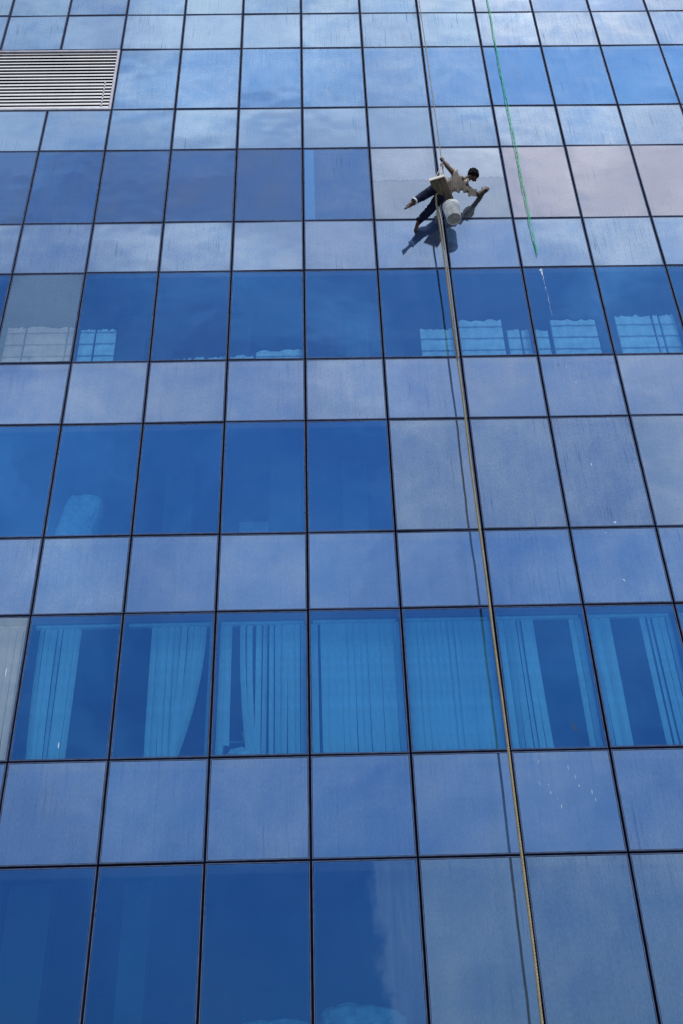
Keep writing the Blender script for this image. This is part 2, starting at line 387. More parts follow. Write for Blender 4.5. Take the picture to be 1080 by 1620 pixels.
# floor slabs and the dark rooms behind
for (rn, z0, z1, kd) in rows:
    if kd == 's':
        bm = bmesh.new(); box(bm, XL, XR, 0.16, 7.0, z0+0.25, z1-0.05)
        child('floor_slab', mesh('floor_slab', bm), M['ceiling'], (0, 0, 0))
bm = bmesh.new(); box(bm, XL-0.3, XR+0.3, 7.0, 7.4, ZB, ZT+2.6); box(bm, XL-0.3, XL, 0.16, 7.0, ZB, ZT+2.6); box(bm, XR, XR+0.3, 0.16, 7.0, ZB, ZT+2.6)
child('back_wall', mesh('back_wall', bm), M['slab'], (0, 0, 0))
# rest of the facade outside the picture: one part
bm = bmesh.new()
def quad_pane(c, z0, z1): box(bm, c*W+GAP, (c+1)*W-GAP, 0.0, 0.024, z0+GAP, z1-GAP)
for (rn, z0, z1, kd) in rows:
    a, b2 = rng_cols[rn]
    for c in range(-7, 9):
        if (c < a or c > b2) : quad_pane(c, z0, z1)
zb = rows[0][1]
for c in range(-7, 9):
    quad_pane(c, zb-HS, zb); quad_pane(c, ZB+0.3, zb-HS)
    quad_pane(c, ZT, ZT+HS)
og = child('outer_glazing', mesh('outer_glazing', bm), M['spandrel'], (0, 0, 0)); og['kind'] = 'stuff'
og['dust'] = 0.5; og['tone'] = 0.2; og['half_w'] = 50.0; og['half_h'] = 60.0
bm = bmesh.new(); box(bm, XL, XR, 0.03, 0.16, ZB, zb-0.04); box(bm, XL, XR, 0.03, 7.0, ZT+0.04, ZT+HS)
box(bm, XL-0.3, XR+0.3, -0.06, 7.4, ZT+HS, ZT+HS+1.2)
child('parapet', mesh('parapet', bm), M['slab'], (0, 0, 0))
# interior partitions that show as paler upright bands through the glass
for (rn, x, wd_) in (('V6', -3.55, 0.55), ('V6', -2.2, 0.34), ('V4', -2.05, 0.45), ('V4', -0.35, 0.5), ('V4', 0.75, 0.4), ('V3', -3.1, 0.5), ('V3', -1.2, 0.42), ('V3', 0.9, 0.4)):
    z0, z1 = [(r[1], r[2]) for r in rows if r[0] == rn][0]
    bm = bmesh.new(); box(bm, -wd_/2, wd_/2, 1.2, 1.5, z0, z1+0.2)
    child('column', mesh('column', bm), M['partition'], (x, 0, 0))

# ------------------------------------------------------------------ louvre
lz0, lz1 = zL['C'], zL['B']; lx0, lx1 = -6.0*W, -3*W
lv = child('louvre_vent', None, [], (0, 0, 0)) if False else None
bm = bmesh.new()
fx0, fx1, fz0, fz1 = lx0+GAP, lx1-GAP, lz0+GAP, lz1-GAP
box(bm, fx0, fx1, -0.012, 0.11, fz1-0.05, fz1); box(bm, fx0, fx1, -0.012, 0.11, fz0, fz0+0.05)
box(bm, fx0, fx0+0.05, -0.0115, 0.11, fz0+0.05, fz1-0.05); box(bm, fx1-0.05, fx1, -0.0115, 0.11, fz0+0.05, fz1-0.05)
lou = child('louvre', mesh('louvre', bm), M['louvre_frame'], (0, 0, 0)); lou['label'] = 'white metal louvre set between the blue windows at upper left'
bm = bmesh.new(); box(bm, fx0+0.05, fx1-0.05, 0.20, 0.23, fz0, fz1)
link('backing', mesh('backing', bm), M['rubber'], lou)
ns = 18
for k in range(ns):
    f = (k+0.5)/ns; zc = fz0+0.05 + (fz1-fz0-0.10)*f
    hgt = 0.086 - 0.034*f
    bm = bmesh.new(); box(bm, fx0+0.052, fx1-0.052, -0.003, 0.003, -hgt/2, hgt/2)
    box(bm, fx0+0.052, fx1-0.052, 0.0035, 0.018, hgt/2-0.008, hgt/2-0.003)
    s_ = link('slat', mesh('slat', bm), M['louvre'], lou, (0, 0.012, zc)); s_.rotation_euler = (R(-14 + 3*math.sin(k*2.1)), 0, 0)
# small clips near the right end of the lower blades
for k in range(8):
    f = (k+0.5)/ns; zc = fz0+0.05 + (fz1-fz0-0.10)*f
    bm = bmesh.new(); box(bm, -0.012, 0.012, -0.035, 0.02, -0.03, 0.03)
    link('clip', mesh('clip', bm), M['louvre_frame'], lou, (fx1-0.20, 0.03, zc+0.045))

# ------------------------------------------------------------------ vertical blinds
bz0, bz1 = zL['K'], zL['J']
def blind(col, segs, label, seed, full=False):
    rnd = random.Random(seed); x0 = col*W; ang = 0.1
    t = empty('vertical_blind', (x0, 0.17, bz1-0.12)); tag(t, label, 'blind', 'vertical blinds behind the lower row of clear windows')
    bm = bmesh.new(); box(bm, 0.06, W-0.06, -0.03, 0.03, 0.0, 0.045); link('head_rail', mesh('head_rail', bm), M['blind'], t)
    for (a, b_, lean0, lean1, short) in segs:
        n = max(1, int(round((b_-a)*W/0.085)))
        for i in range(n):
            f = (i+0.5)/n; xa = (a + (b_-a)*f)*W; lean = lean0 + (lean1-lean0)*f + rnd.uniform(-0.01, 0.01)
            Ls = 1.93 - short*rnd.uniform(0, 1) ; ang = (0.4*ang + rnd.uniform(-0.25, 0.30)) if full else rnd.uniform(-0.75, 0.95); w2 = (0.0465 if full or rnd.random() < 0.55 else 0.040)*rnd.uniform(0.95, 1.0)
            bm = bmesh.new(); ys = 9; tw = rnd.uniform(-0.5, 0.5); prev = None
            for j in range(ys+1):
                g = j/ys; z = -Ls*g; xx = lean*g*g; an = ang + tw*g*0.5
                row = []
                for (s_, bow) in ((-1, 0), (-0.33, -0.006), (0.33, -0.006), (1, 0)):
                    row.append((xx + s_*w2*math.cos(an), s_*w2*math.sin(an) + bow, z))
                vf = [bm.verts.new(p) for p in row]; vb = [bm.verts.new((p[0], p[1]+0.002, p[2])) for p in row]
                ring = vf + vb[::-1]
                if prev:
                    for q in range(8): bm.faces.new((prev[q], prev[(q+1) % 8], ring[(q+1) % 8], ring[q]))
                prev = ring
                if j in (0, ys): bm.faces.new(ring if j else ring[::-1])
            link('slat', mesh('slat', bm, False), M['blind'], t, (xa, 0, 0))
    return t
blind(-4, [(0.3, 0.98, 0.02, 0.02, 0)], 'pale grey vertical blind behind the dusty end window', 1)
blind(-3, [(0.08, 0.54, 0.06, -0.02, 0.02)], 'bunched vertical blind filling only the left half of its window', 2)
blind(-2, [(0.30, 0.62, 0.03, 0.02, 0.02), (0.62, 0.90, -0.05, -0.32, 0.02), (0.93, 0.99, 0.0, -0.02, 0.1)], 'vertical blind with its right slats swept aside leaving a dark triangle', 3)
blind(-1, [(0.05, 0.17, 0.0, 0.0, 0.2), (0.25, 0.40, 0.16, 0.05, 0.05), (0.43, 0.98, 0.0, 0.0, 0.0)], 'vertical blind with a dark gap near its left side and one slanting slat', 4)
blind(0, [(0.03, 0.10, 0.0, 0.0, 0), (0.13, 0.98, 0.0, 0.0, 0)], 'fully drawn vertical blind beside the one with a slanting slat', 5, True)
blind(1, [(0.04, 0.98, 0.0, 0.0, 0.0)], 'fully drawn vertical blind behind the beige rope', 6, True)
blind(2, [(0.06, 0.45, 0.0, 0.03, 0.0), (0.84, 0.98, 0.0, 0.0, 0.0)], 'parted vertical blind with a wide dark middle, just right of the beige rope', 7)
blind(3, [(0.05, 0.29, 0.0, 0.0, 0.0), (0.62, 0.98, 0.02, 0.0, 0.0)], 'parted vertical blind in the window at the right edge of the photo', 8)
blind(4, [(0.05, 0.98, 0.0, 0.0, 0.0)], 'drawn vertical blind beyond the right edge of the photo', 9)

# ------------------------------------------------------------------ white boards standing behind the fourth row of windows
wz = zL['G']
def boards(col, a, b_, hgt, label, seed, slots=(), slope=0.0, hs=0.27):
    rnd = random.Random(seed)
    t = empty('board_stack', ((col+a)*W, 0.14, wz+0.03)); tag(t, label, 'boards', 'white boards stacked behind the windows')
    wdt = (b_-a)*W; n = max(1, int(math.ceil(hgt/hs)))
    for i in range(n):
        z0, z1 = i*hs, min((i+1)*hs, hgt) - 0.030
        if z1 - z0 < 0.03: continue
        xs = [0.0] + [s*wdt for s in slots] + [wdt]
        for j in range(len(xs)-1):
            xa, xb = xs[j] + (0.018 if j else 0), xs[j+1] - (0.018 if j < len(xs)-2 else 0)
            bm = bmesh.new(); m = 10; top = []
            jag = 0.055 if i == n-1 else 0.016
            pts = [(xa, z0), (xb, z0)] + [(xb + (xa-xb)*q/m, z1 + rnd.uniform(-jag, jag*0.2) + slope*(1-q/m)*(1 if i == n-1 else 0)) for q in range(m+1)]
            f = bm.faces.new([bm.verts.new((p[0], 0, p[1])) for p in pts])
            r_ = bmesh.ops.extrude_face_region(bm, geom=[f]); bmesh.ops.translate(bm, verts=[v for v in r_['geom'] if isinstance(v, bmesh.types.BMVert)], vec=(0, 0.05, 0))
            bmesh.ops.recalc_face_normals(bm, faces=bm.faces)
            link('board', mesh('board', bm), M['whiteboard'], t)
    return t
boards(-4, 0.06, 0.97, 0.98, 'tall white board stack behind the dusty grey window', 1, (0.27, 0.88))
boards(-3, 0.03, 0.50, 0.90, 'white board stack at the left side of the first blue window', 2, (0.42,))
boards(-2, 0.42, 0.98, 0.20, 'low torn white boards along the bottom of the second blue window', 3, (0.5,), 0.05)
boards(-1, 0.02, 0.32, 0.24, 'short low pair of white boards left in its window', 4, (), 0.02, 0.12)
boards(-1, 0.36, 0.97, 0.34, 'low white board stack rising slightly to the right', 5, (), 0.06, 0.19)
boards(0, 0.62, 0.97, 0.14, 'single low white board at a window corner, left of the paired blue windows', 6)
boards(1, 0.02, 0.20, 0.16, 'single small white board in the window crossed by the rope shadow', 7)
boards(1, 0.52, 0.97, 0.80, 'white board stack under the worker, left of the beige rope', 8)
boards(2, 0.04, 0.62, 1.00, 'tall white board stack just right of the beige rope', 9)
boards(2, 0.68, 0.97, 0.76, 'narrow white board stack with a broken top between two tall ones', 10, (0.6,))
boards(3, 0.03, 0.22, 0.75, 'narrow white board stack left of the white drip streak', 11)
boards(3, 0.28, 0.88, 0.98, 'white board stack under the white drip streak', 12, (), 0.0)
boards(4, 0.16, 0.96, 1.06, 'tall white board stack in the rightmost whole blue window', 13, (0.62, 0.74))

# ------------------------------------------------------------------ sacks and carton behind glass
def lump(name, sx, sy_, sz, seed, mat, loc, label, cat, parent=None, squash=0.0, group=None, amt=1.0):
    bm = bmesh.new(); bmesh.ops.create_icosphere(bm, subdivisions=4, radius=1.0)
    for v in bm.verts:
        p = v.co.copy(); n_ = noise.noise(p*1.6 + Vector((seed, 0, 0)))*0.34 + noise.noise(p*3.7 + Vector((0, seed, 0)))*0.22 + abs(noise.noise(p*7 + Vector((0, 0, seed))))*0.16
        p *= 1 + n_*amt
        if amt < 1: p *= 1 + 0.07*abs(math.sin(6*p.z + 3*p.x + 5*noise.noise(p*2)))
        for ax in range(3): p[ax] = math.copysign(abs(p[ax])**(0.78 if amt == 1 else 0.55), p[ax])
        p.z = max(p.z, -0.86)
        v.co = Vector((p.x*sx + squash*p.z, p.y*sy_, (p.z+0.86)*sz))
    o = link(name, mesh(name, bm, True), mat, parent, loc); tag(o, label, cat, group); return o
lump('sack', 0.27, 0.16, 0.47, 3.3, M['sack'], (-3*W+0.40, 0.30, zL['I']+0.02), 'upright white woven sack leaning inside a blue window', 'sack', squash=0.07, amt=0.85)
lump('plastic_bag', 0.42, 0.18, 0.19, 5.1, M['sack'], (-0.42*W+0.10, 0.32, 2.62), 'crumpled white bag inside the lowest blue window, left of a joint', 'bag')
lump('plastic_bag', 0.46, 0.18, 0.26, 8.7, M['sack'], (0.42*W, 0.32, 2.62), 'crumpled white bag inside the lowest window, half behind dust', 'bag')
lump('crumpled_cloth', 0.14, 0.08, 0.08, 2.2, M['sack'], (-0.72*W, 0.14, zL['K']+0.02), 'small crumpled white cloth on the sill below the slanting slat', 'cloth')
bm = bmesh.new(); box(bm, -0.21, 0.21, -0.15, 0.15, 0, 0.30); box(bm, -0.214, 0.214, -0.154, -0.04, 0.27, 0.306); 
bmesh.ops.bevel(bm, geom=list(bm.edges), offset=0.004, segments=1, affect='EDGES')
tag(link('carton', mesh('carton', bm), M['carton'], None, (-0.62*W, 0.32, zL['I']+0.03)), 'faint pale carton standing low inside a blue window', 'carton')
# wooden chair-like frame glimpsed in the gap of the blind
bm = bmesh.new()
tube(bm, [(-0.16, 0, 0), (-0.16, 0, 0.46), (0.10, 0, 0.46), (0.10, 0, 0.60), (0.24, 0, 0.60)], 0.018, 6)
tube(bm, [(-0.16, 0, 0.22), (0.24, 0, 0.22)], 0.016, 6); tube(bm, [(0.24, 0, 0), (0.24, 0, 0.60)], 0.018, 6)
tag(link('metal_rack', mesh('metal_rack', bm, True), M['sack'], None, (-0.78*W, 0.55, zL['K'])), 'pale bent metal rack glimpsed through the gap in the blind', 'rack')

# ------------------------------------------------------------------ marks on single panes (sub-parts of their window)
def drops(pane, pts, mat, nm):
    bm = bmesh.new()
    for (x, z, w_, h_) in pts:
        n = 9; c = [bm.verts.new((x + w_*math.cos(2*math.pi*k/n)*(1 + 0.25*math.sin(3*k)), -0.0022, z + h_*math.sin(2*math.pi*k/n))) for k in range(n)]
        f = bm.faces.new(c); f2 = bmesh.ops.extrude_face_region(bm, geom=[f]); bmesh.ops.translate(bm, verts=[v for v in f2['geom'] if isinstance(v, bmesh.types.BMVert)], vec=(0, 0.002, 0))
    bmesh.ops.recalc_face_normals(bm, faces=bm.faces)
    return link(nm, mesh(nm, bm), mat, pane)
rd = random.Random(5)
# dripping streak below the end of the green rope, window V3 column 3
pn = panes[('V3', 3)]; hh3 = HV/2
pts = [(-0.30 + 0.0, 0.99, 0.028, 0.035), (-0.293, 0.92, 0.014, 0.06)]
for k in range(20):
    f = k/19; pts.append((-0.29 + 0.03*f + rd.uniform(-0.008, 0.008), 0.86 - 1.0*f, 0.006*(1-f*0.5)*rd.uniform(0.4, 1.5), 0.018*rd.uniform(0.4, 1.3)))
drops(pn, pts, M['stain'], 'drip_streak')
pn = panes[('S6', 2)]
pts = []
for (x, z) in ((-0.22, 0.20), (-0.205, 0.10), (-0.10, 0.02), (0.12, 0.30), (0.15, 0.18), (-0.08, -0.08), (0.33, 0.10), (-0.33, 0.22), (0.36, 0.0), (0.05, 0.42), (-0.3, 0.5), (-0.27, 0.52)):
    pts.append((x + rd.uniform(-0.02, 0.02), z, 0.004*rd.uniform(0.6, 1.4), 0.022*rd.uniform(0.3, 1.6)))
drops(pn, pts, M['stain'], 'splash_mark')
for key, sp_ in ((('S4', 3), [(-0.32, 0.45, .012, .02), (-0.22, 0.42, .008, .01), (-0.14, 0.48, .007, .012), (0.14, 0.22, .006, .02)]), (('V1', 3), [(0.02, 0.75, .015, .03), (0.0, 0.1, .014, .02), (0.03, -0.1, .014, .03)]),
                 (('V5', 2), [(0.22, -0.72, .008, .05), (0.23, -0.77, .010, .03), (0.26, -0.80, .014, .009)]), (('V2', -1), [(-0.45, 0.02, .012, .014)])):
    for q_ in sp_: drops(panes[key], [q_], M['darkmark'], 'dark_mark')
for key, sp_ in ((('S4', 2), [(0.15, 0.45, .02, .006), (0.17, 0.452, .012, .006)]), (('S5', 3), [(0.0, -0.25, .014, .009), (0.01, -0.27, .010, .014), (-0.12, 0.55, .008, .008)]), (('S4', 3), [(-0.10, 0.05, .012, .01), (-0.2, 0.40, .01, .01)]),
                 (('V4', 3), [(-0.12, 0.1, .008, .03), (0.05, -0.98, .02, .016)]), (('V5', -3), [(-0.02, -0.85, .008, .045)]), (('V5', -4), [(0.42, 0.2, .008, .07)])):
    for q_ in sp_: drops(panes[key], [q_], M['stain'], 'pale_mark')

# ------------------------------------------------------------------ ropes
def rope_mat(name, c1, c2):
    b = NB(name); t = b.n('ShaderNodeTexCoord'); f = b.noise(t.outputs['Object'], 60, 4, 0.7); f2 = b.noise(t.outputs['Object'], 3, 2)
    c = b.mixc(b.rng(f, 0.3, 0.7), c1, c2); c = b.mixc(b.rng(f2, 0.3, 0.8, 0, 0.35), c, [q*0.5 for q in c1[:3]]+[1])
    d = b.n('ShaderNodeBsdfPrincipled'); b.l(c, d.inputs['Base Color']); d.inputs['Roughness'].default_value = 0.85; d.inputs['Specular IOR Level'].default_value = 0.1
    b.l(d.outputs[0], b.out.inputs[0]); return b.m
M['rope'] = rope_mat('beige_rope', (0.12, 0.105, 0.065, 1), (0.38, 0.34, 0.23, 1))
M['rope_grey'] = rope_mat('grey_rope', (0.17, 0.18, 0.19, 1), (0.32, 0.34, 0.36, 1))
M['rope_green'] = rope_mat('green_rope', (0.01, 0.28, 0.10, 1), (0.05, 0.62, 0.28, 1))
HAND = Vector((2.522, -0.430, 17.414))
rope = empty('climbing_rope', (2.40, -0.40, -1.55)); tag(rope, 'long beige twisted rope hanging down the facade past the worker', 'rope')
rt0 = (Vector((2.50, -0.075, ZT+HS+0.05)))
up_pts = []
for k in range(13):
    f = k/12; p = HAND.lerp(rt0, f); p.y += 0.07*math.sin(math.pi*f); p.x += 0.030*math.sin(math.pi*f); up_pts.append(p)
def shift(pts): return [Vector(p) - rope.location for p in pts]
twisted('upper_length', shift(up_pts), 0.011, M['rope'], rope, 0.05)
lo = [(2.50, -0.40, 17.0), (2.43, -0.36, 16.66), (2.345, -0.40, 16.44), (2.333, -0.43, 16.16), (2.345, -0.44, 15.5), (2.360, -0.40, 14.3), (2.366, -0.40, 13.0), (2.378, -0.40, 11.6), (2.382, -0.40, 9.4), (2.398, -0.40, 8.0), (2.402, -0.40, 6.0), (2.410, -0.40, 4.6), (2.402, -0.40, 2.8), (2.41, -0.40, 1.0), (2.40, -0.40, -1.55)]
dn = []
for a, b_ in zip(lo, lo[1:]):
    for k in range(4):
        q = Vector(a).lerp(Vector(b_), k/4); q.x += 0.004*math.sin(q.z*2.3); dn.append(q)
dn.append(Vector(lo[-1]))
twisted('lower_length', shift(dn), 0.0185, M['rope'], rope, 0.11)
# slack tail that runs beside it and joins it lower down
tl = [(2.350, -0.50, 16.0), (2.366, -0.53, 15.6), (2.374, -0.52, 14.8), (2.382, -0.50, 14.0), (2.386, -0.47, 13.0), (2.382, -0.44, 12.4)]
twisted('slack_tail', shift(tl), 0.013, M['rope_grey'], rope, 0.07)

gr = empty('green_rope', (4.03, -0.02, ZT+HS)); tag(gr, 'thin green cord hanging in a doubled strand right of the worker', 'cord')
gp = [(4.055, -0.03, ZT+HS+1.2), (4.050, -0.03, 23.6), (4.028, -0.03, 21.6), (4.020, -0.035, 19.7), (4.026, -0.035, 18.2), (4.020, -0.035, 17.0), (4.030, -0.035, 16.0), (4.040, -0.035, 15.28)]
def fine_pts(gp, amp, fr, ph=0):
    o = []
    for a, b_ in zip(gp, gp[1:]):
        for k in range(14):
            q = Vector(a).lerp(Vector(b_), k/14); q.x += amp*math.sin(q.z*fr+ph) + amp*0.6*math.sin(q.z*fr*2.7+ph); o.append(q - gr.location)
    o.append(Vector(gp[-1]) - gr.location); return o
twisted('strand', fine_pts(gp, 0.006, 5.0), 0.0078, M['rope_green'], gr, 0.05, 2, 0.02)
g2 = [(p[0]+0.018+0.012*(1 if 15.4 < p[2] < 20 else 0), p[1]-0.004, p[2]) for p in gp]
g2[-1] = (4.050, -0.036, 15.25)
twisted('strand', fine_pts(g2, 0.006, 4.1, 1.5), 0.0078, M['rope_green'], gr, 0.05, 2, 0.02)

# ------------------------------------------------------------------ worker's seat board
ctr = Vector((2.456, -0.450, 16.506))
ex = Vector((0.923, -0.380, -0.067)).normalized(); ey2 = Vector((0.383, 0.923, 0.033)); ey2 = (ey2 - ex*ey2.dot(ex)).normalized(); ez = ex.cross(ey2)
def seat_mat():
    b = NB('weathered_wood'); t = b.n('ShaderNodeTexCoord')
    f = b.noise(b.map(t.outputs['Object'], (20, 2.2, 6)), 1.6, 6, 0.65, 0.6); g = b.noise(t.outputs['Object'], 14, 4, 0.7)
    c = b.mixc(b.rng(f, 0.32, 0.68), (0.035, 0.030, 0.026, 1), (0.15, 0.125, 0.095, 1)); c = b.mixc(b.rng(g, 0.58, 0.78, 0, 0.4), c, (0.24, 0.22, 0.19, 1))
    p = b.n('ShaderNodeBsdfPrincipled'); b.l(c, p.inputs['Base Color']); p.inputs['Roughness'].default_value = 0.85; p.inputs['Specular IOR Level'].default_value = 0.1
    bp = b.n('ShaderNodeBump'); bp.inputs['Distance'].default_value = 0.004; b.l(f, bp.inputs['Height']); b.l(bp.outputs[0], p.inputs['Normal'])
    b.l(p.outputs[0], b.out.inputs[0]); return b.m
M['wood'] = seat_mat(); M['wood_pale'] = simple('pale_edge_wood', (0.62, 0.60, 0.55), 0.8, nscale=30)
seat = empty('hanging_seat', ctr); seat.rotation_mode = 'QUATERNION'
seat.rotation_quaternion = Matrix((ex, ey2, ez)).transposed().to_quaternion()
tag(seat, 'rough wooden board seat slung from the beige rope under the worker', 'seat')
bm = bmesh.new(); box(bm, -0.136, -0.003, -0.30, 0.30, -0.012, 0.014); box(bm, 0.003, 0.136, -0.30, 0.30, -0.011, 0.015)
bmesh.ops.bevel(bm, geom=list(bm.edges), offset=0.003, segments=1, affect='EDGES')
link('board', mesh('board', bm), M['wood'], seat)
bm = bmesh.new(); box(bm, -0.134, 0.134, 0.215, 0.255, -0.030, -0.0125)
link('batten', mesh('batten', bm), M['wood'], seat)
bm = bmesh.new(); box(bm, -0.134, 0.134, -0.265, -0.225, -0.030, -0.0125)
link('batten', mesh('batten', bm), M['wood'], seat)
bm = bmesh.new(); box(bm, -0.142, 0.142, -0.318, -0.3015, -0.024, 0.026)  # strip along the outer end, much paler than the board
link('edge_strip', mesh('edge_strip', bm), M['wood_pale'], seat)
Rm = seat.rotation_quaternion.to_matrix().inverted()
JUN = Vector((2.510, -0.450, 17.22))
def loc_(p): return Rm @ (Vector(p) - ctr)
M['sling'] = rope_mat('dirty_sling', (0.22, 0.22, 0.22, 1), (0.55, 0.54, 0.50, 1))
def W_(lx, ly, lz): return ctr + seat.rotation_quaternion.to_matrix() @ Vector((lx, ly, lz))
for (lx, ly) in ((-0.03, -0.285), (0.05, -0.285), (-0.06, 0.285), (0.06, 0.285)):
    q = W_(lx, ly, 0.03)
    mid = q.lerp(JUN, 0.5) + Vector((0.012*(1 if lx > 0 else -1), 0, -0.012))
    twisted('sling_rope', [loc_(q), loc_(mid), loc_(JUN)], 0.009, M['sling'], seat, 0.05)
# knot
twisted('sling_rope', [loc_(JUN), loc_(HAND)], 0.012, M['sling'], seat, 0.05)
bm = bmesh.new(); pts = []
for k in range(60):
    t_ = k/59*math.pi*6; pts.append(Vector((0.020*math.cos(t_), 0.020*math.sin(t_), -0.05 + 0.11*k/59)) + JUN)
tube(bm, [loc_(p) for p in pts], 0.011, 6)
link('knot', mesh('knot', bm, True), M['sling'], seat)

# ------------------------------------------------------------------ bucket
M['bucket'] = simple('scuffed_white_plastic', (0.62, 0.67, 0.72), 0.6, nscale=8, namt=0.36, spec=0.3)
M['bucket_base'] = simple('mottled_grey_plastic', (0.16, 0.17, 0.17), 0.8, nscale=12, namt=0.45)  # base is a mottled grey, darker than the white shell
M['wire'] = simple('dark_wire', (0.03, 0.035, 0.05), 0.5, 0.6)
bk = empty('bucket', (2.628, -0.320, 15.892)); tag(bk, 'scuffed white plastic paint bucket hanging below the wooden seat', 'bucket')
bk.rotation_euler = (0, R(-4.5), 0)
def lathe(bm, prof, n=40):
    prev = None
    for (r_, z) in prof:
        ring = [bm.verts.new((r_*math.cos(2*math.pi*k/n), r_*math.sin(2*math.pi*k/n), z)) for k in range(n)]
        if prev:
            for k in range(n): bm.faces.new((prev[k], prev[(k+1) % n], ring[(k+1) % n], ring[k]))
        prev = ring
bm = bmesh.new(); lathe(bm, [(0.123, 0.012), (0.1235, 0.0), (0.126, 0.0), (0.145, 0.30), (0.151, 0.301), (0.151, 0.309), (0.146, 0.310), (0.147, 0.336), (0.154, 0.337), (0.154, 0.350), (0.142, 0.350), (0.121, 0.016)])
link('shell', mesh('shell', bm, True), M['bucket'], bk)
bm = bmesh.new(); ring = [bm.verts.new((0.1225*math.cos(2*math.pi*k/40), 0.1225*math.sin(2*math.pi*k/40), 0.006)) for k in range(40)]; r2 = [bm.verts.new((v.co.x, v.co.y, 0.014)) for v in ring]
bm.faces.new(ring[::-1]); bm.faces.new(r2)
for k in range(40): bm.faces.new((ring[k], ring[(k+1) % 40], r2[(k+1) % 40], r2[k]))
tube(bm, [(0.06*math.cos(2*math.pi*k/24), 0.06*math.sin(2*math.pi*k/24), 0.005) for k in range(25)], 0.003, 6, False)
link('base', mesh('base', bm), M['bucket_base'], bk)
bm = bmesh.new(); tube(bm, [(0.156*math.cos(math.pi*k/16), 0.02*math.sin(math.pi*k/16), 0.325 + 0.20*math.sin(math.pi*k/16)) for k in range(17)], 0.0035, 6)
link('handle', mesh('handle', bm, True), M['wire'], bk)
bm = bmesh.new(); tube(bm, [(0, 0, 0), (0.01, 0.01, 0.05), (0.03, 0.06, 0.09), (0.02, 0.09, 0.10)], 0.006, 6)
tag(link('hook', mesh('hook', bm, True), M['wire'], None, (2.655, -0.30, 16.40)), 'small dark hook holding the bucket to the seat', 'hook')
M['bluecloth'] = simple('blue_cloth', (0.05, 0.09, 0.26), 0.9, nscale=20)
bm = bmesh.new(); tube(bm, [(0, 0, 0), (0.008, 0.004, -0.12), (-0.004, 0, -0.26), (0.006, 0, -0.36)], [0.008, 0.014, 0.018, 0.012], 7)
tag(link('cloth_strip', mesh('cloth_strip', bm, True), M['bluecloth'], None, (2.49, -0.20, 16.44)), 'narrow blue cloth strip dangling between rope and bucket', 'cloth')

# ------------------------------------------------------------------ worker
def capsule(bm, a, b_, ra, rb, n=14):
    a, b_ = Vector(a), Vector(b_); d = (b_-a)
    k = max(1, int(d.length/(min(ra, rb)*0.5)))
    for i in range(k+1):
        f = i/k
        bmesh.ops.create_icosphere(bm, subdivisions=2, radius=ra+(rb-ra)*f, matrix=Matrix.Translation(a.lerp(b_, f)))
def ell(bm, c, axes, rad):
    """ellipsoid with orthonormal axes and radii"""
    m = Matrix.Identity(4)
    for i in range(3):
        for j in range(3): m[j][i] = axes[i][j]*rad[i]
        m[i][3] = c[i]
    bmesh.ops.create_icosphere(bm, subdivisions=3, radius=1.0, matrix=m)
def remesh(name, bm, voxel, smooth_it, mat, parent, disp=None, origin=Vector()):
    me = bpy.data.meshes.new(name+'_raw'); bm.to_mesh(me); bm.free()
    o = bpy.data.objects.new(name+'_raw', me); COL.objects.link(o)
    md = o.modifiers.new('r', 'REMESH'); md.mode = 'VOXEL'; md.voxel_size = voxel
    sm = o.modifiers.new('s', 'SMOOTH'); sm.iterations = smooth_it; sm.factor = 0.5
    dg = bpy.context.evaluated_depsgraph_get(); dg.update()
    m2 = bpy.data.meshes.new_from_object(o.evaluated_get(dg)); m2.name = name
    bpy.data.objects.remove(o); bpy.data.meshes.remove(me)
    if disp:
        ns_ = [v.normal.copy() for v in m2.vertices]
        for v, n_ in zip(m2.vertices, ns_): v.co += n_*disp(v.co)
    for v in m2.vertices: v.co -= origin
    for p in m2.polygons: p.use_smooth = True
    return link(name, m2, mat, parent)

J = dict(hip=(2.480, -0.370, 16.705), waist=(2.595, -0.395, 16.71), chest=(2.755, -0.430, 16.735), neck=(2.878, -0.420, 16.813), head=(3.065, -0.420, 16.973),
         lsh=(2.718, -0.550, 16.812), lel=(2.616, -0.530, 17.053), lwr=(2.560, -0.470, 17.30), lha=HAND,
         rsh=(2.961, -0.300, 16.716), rel=(3.171, -0.078, 16.867), rwr=(3.282, -0.045, 17.026), rha=(3.345, -0.026, 17.108),
         lhip=(2.445, -0.430, 16.70), rhip=(2.508, -0.320, 16.675),
         lkn=(2.148, -0.420, 16.435), lan=(1.930, -0.470, 16.19), lto=(1.732, -0.500, 15.971),
         rkn=(2.250, -0.220, 16.275), ran=(2.031, -0.105, 16.113), rto=(1.946, -0.040, 15.961))
J = {k: Vector(v) for k, v in J.items()}
M['skin'] = simple('brown_skin', (0.040, 0.024, 0.020), 0.7, nscale=25, namt=0.2, spec=0.15)
M['hair'] = simple('black_hair', (0.004, 0.004, 0.006), 0.95, nscale=60, namt=0.4, spec=0.08, bump=0.006)
def jeans_mat():
    b = NB('navy_denim'); t = b.n('ShaderNodeTexCoord'); f = b.noise(t.outputs['Object'], 9, 5, 0.65); g = b.noise(t.outputs['Object'], 28, 4, 0.7)
    c = b.mixc(b.rng(f, 0.35, 0.7), (0.002, 0.004, 0.016, 1), (0.008, 0.013, 0.045, 1)); c = b.mixc(b.rng(g, 0.68, 0.76, 0, 0.4), c, (0.14, 0.18, 0.28, 1))
    p = b.n('ShaderNodeBsdfPrincipled'); b.l(c, p.inputs['Base Color']); p.inputs['Roughness'].default_value = 0.9; p.inputs['Specular IOR Level'].default_value = 0.08; b.l(p.outputs[0], b.out.inputs[0]); return b.m
M['jeans'] = jeans_mat()
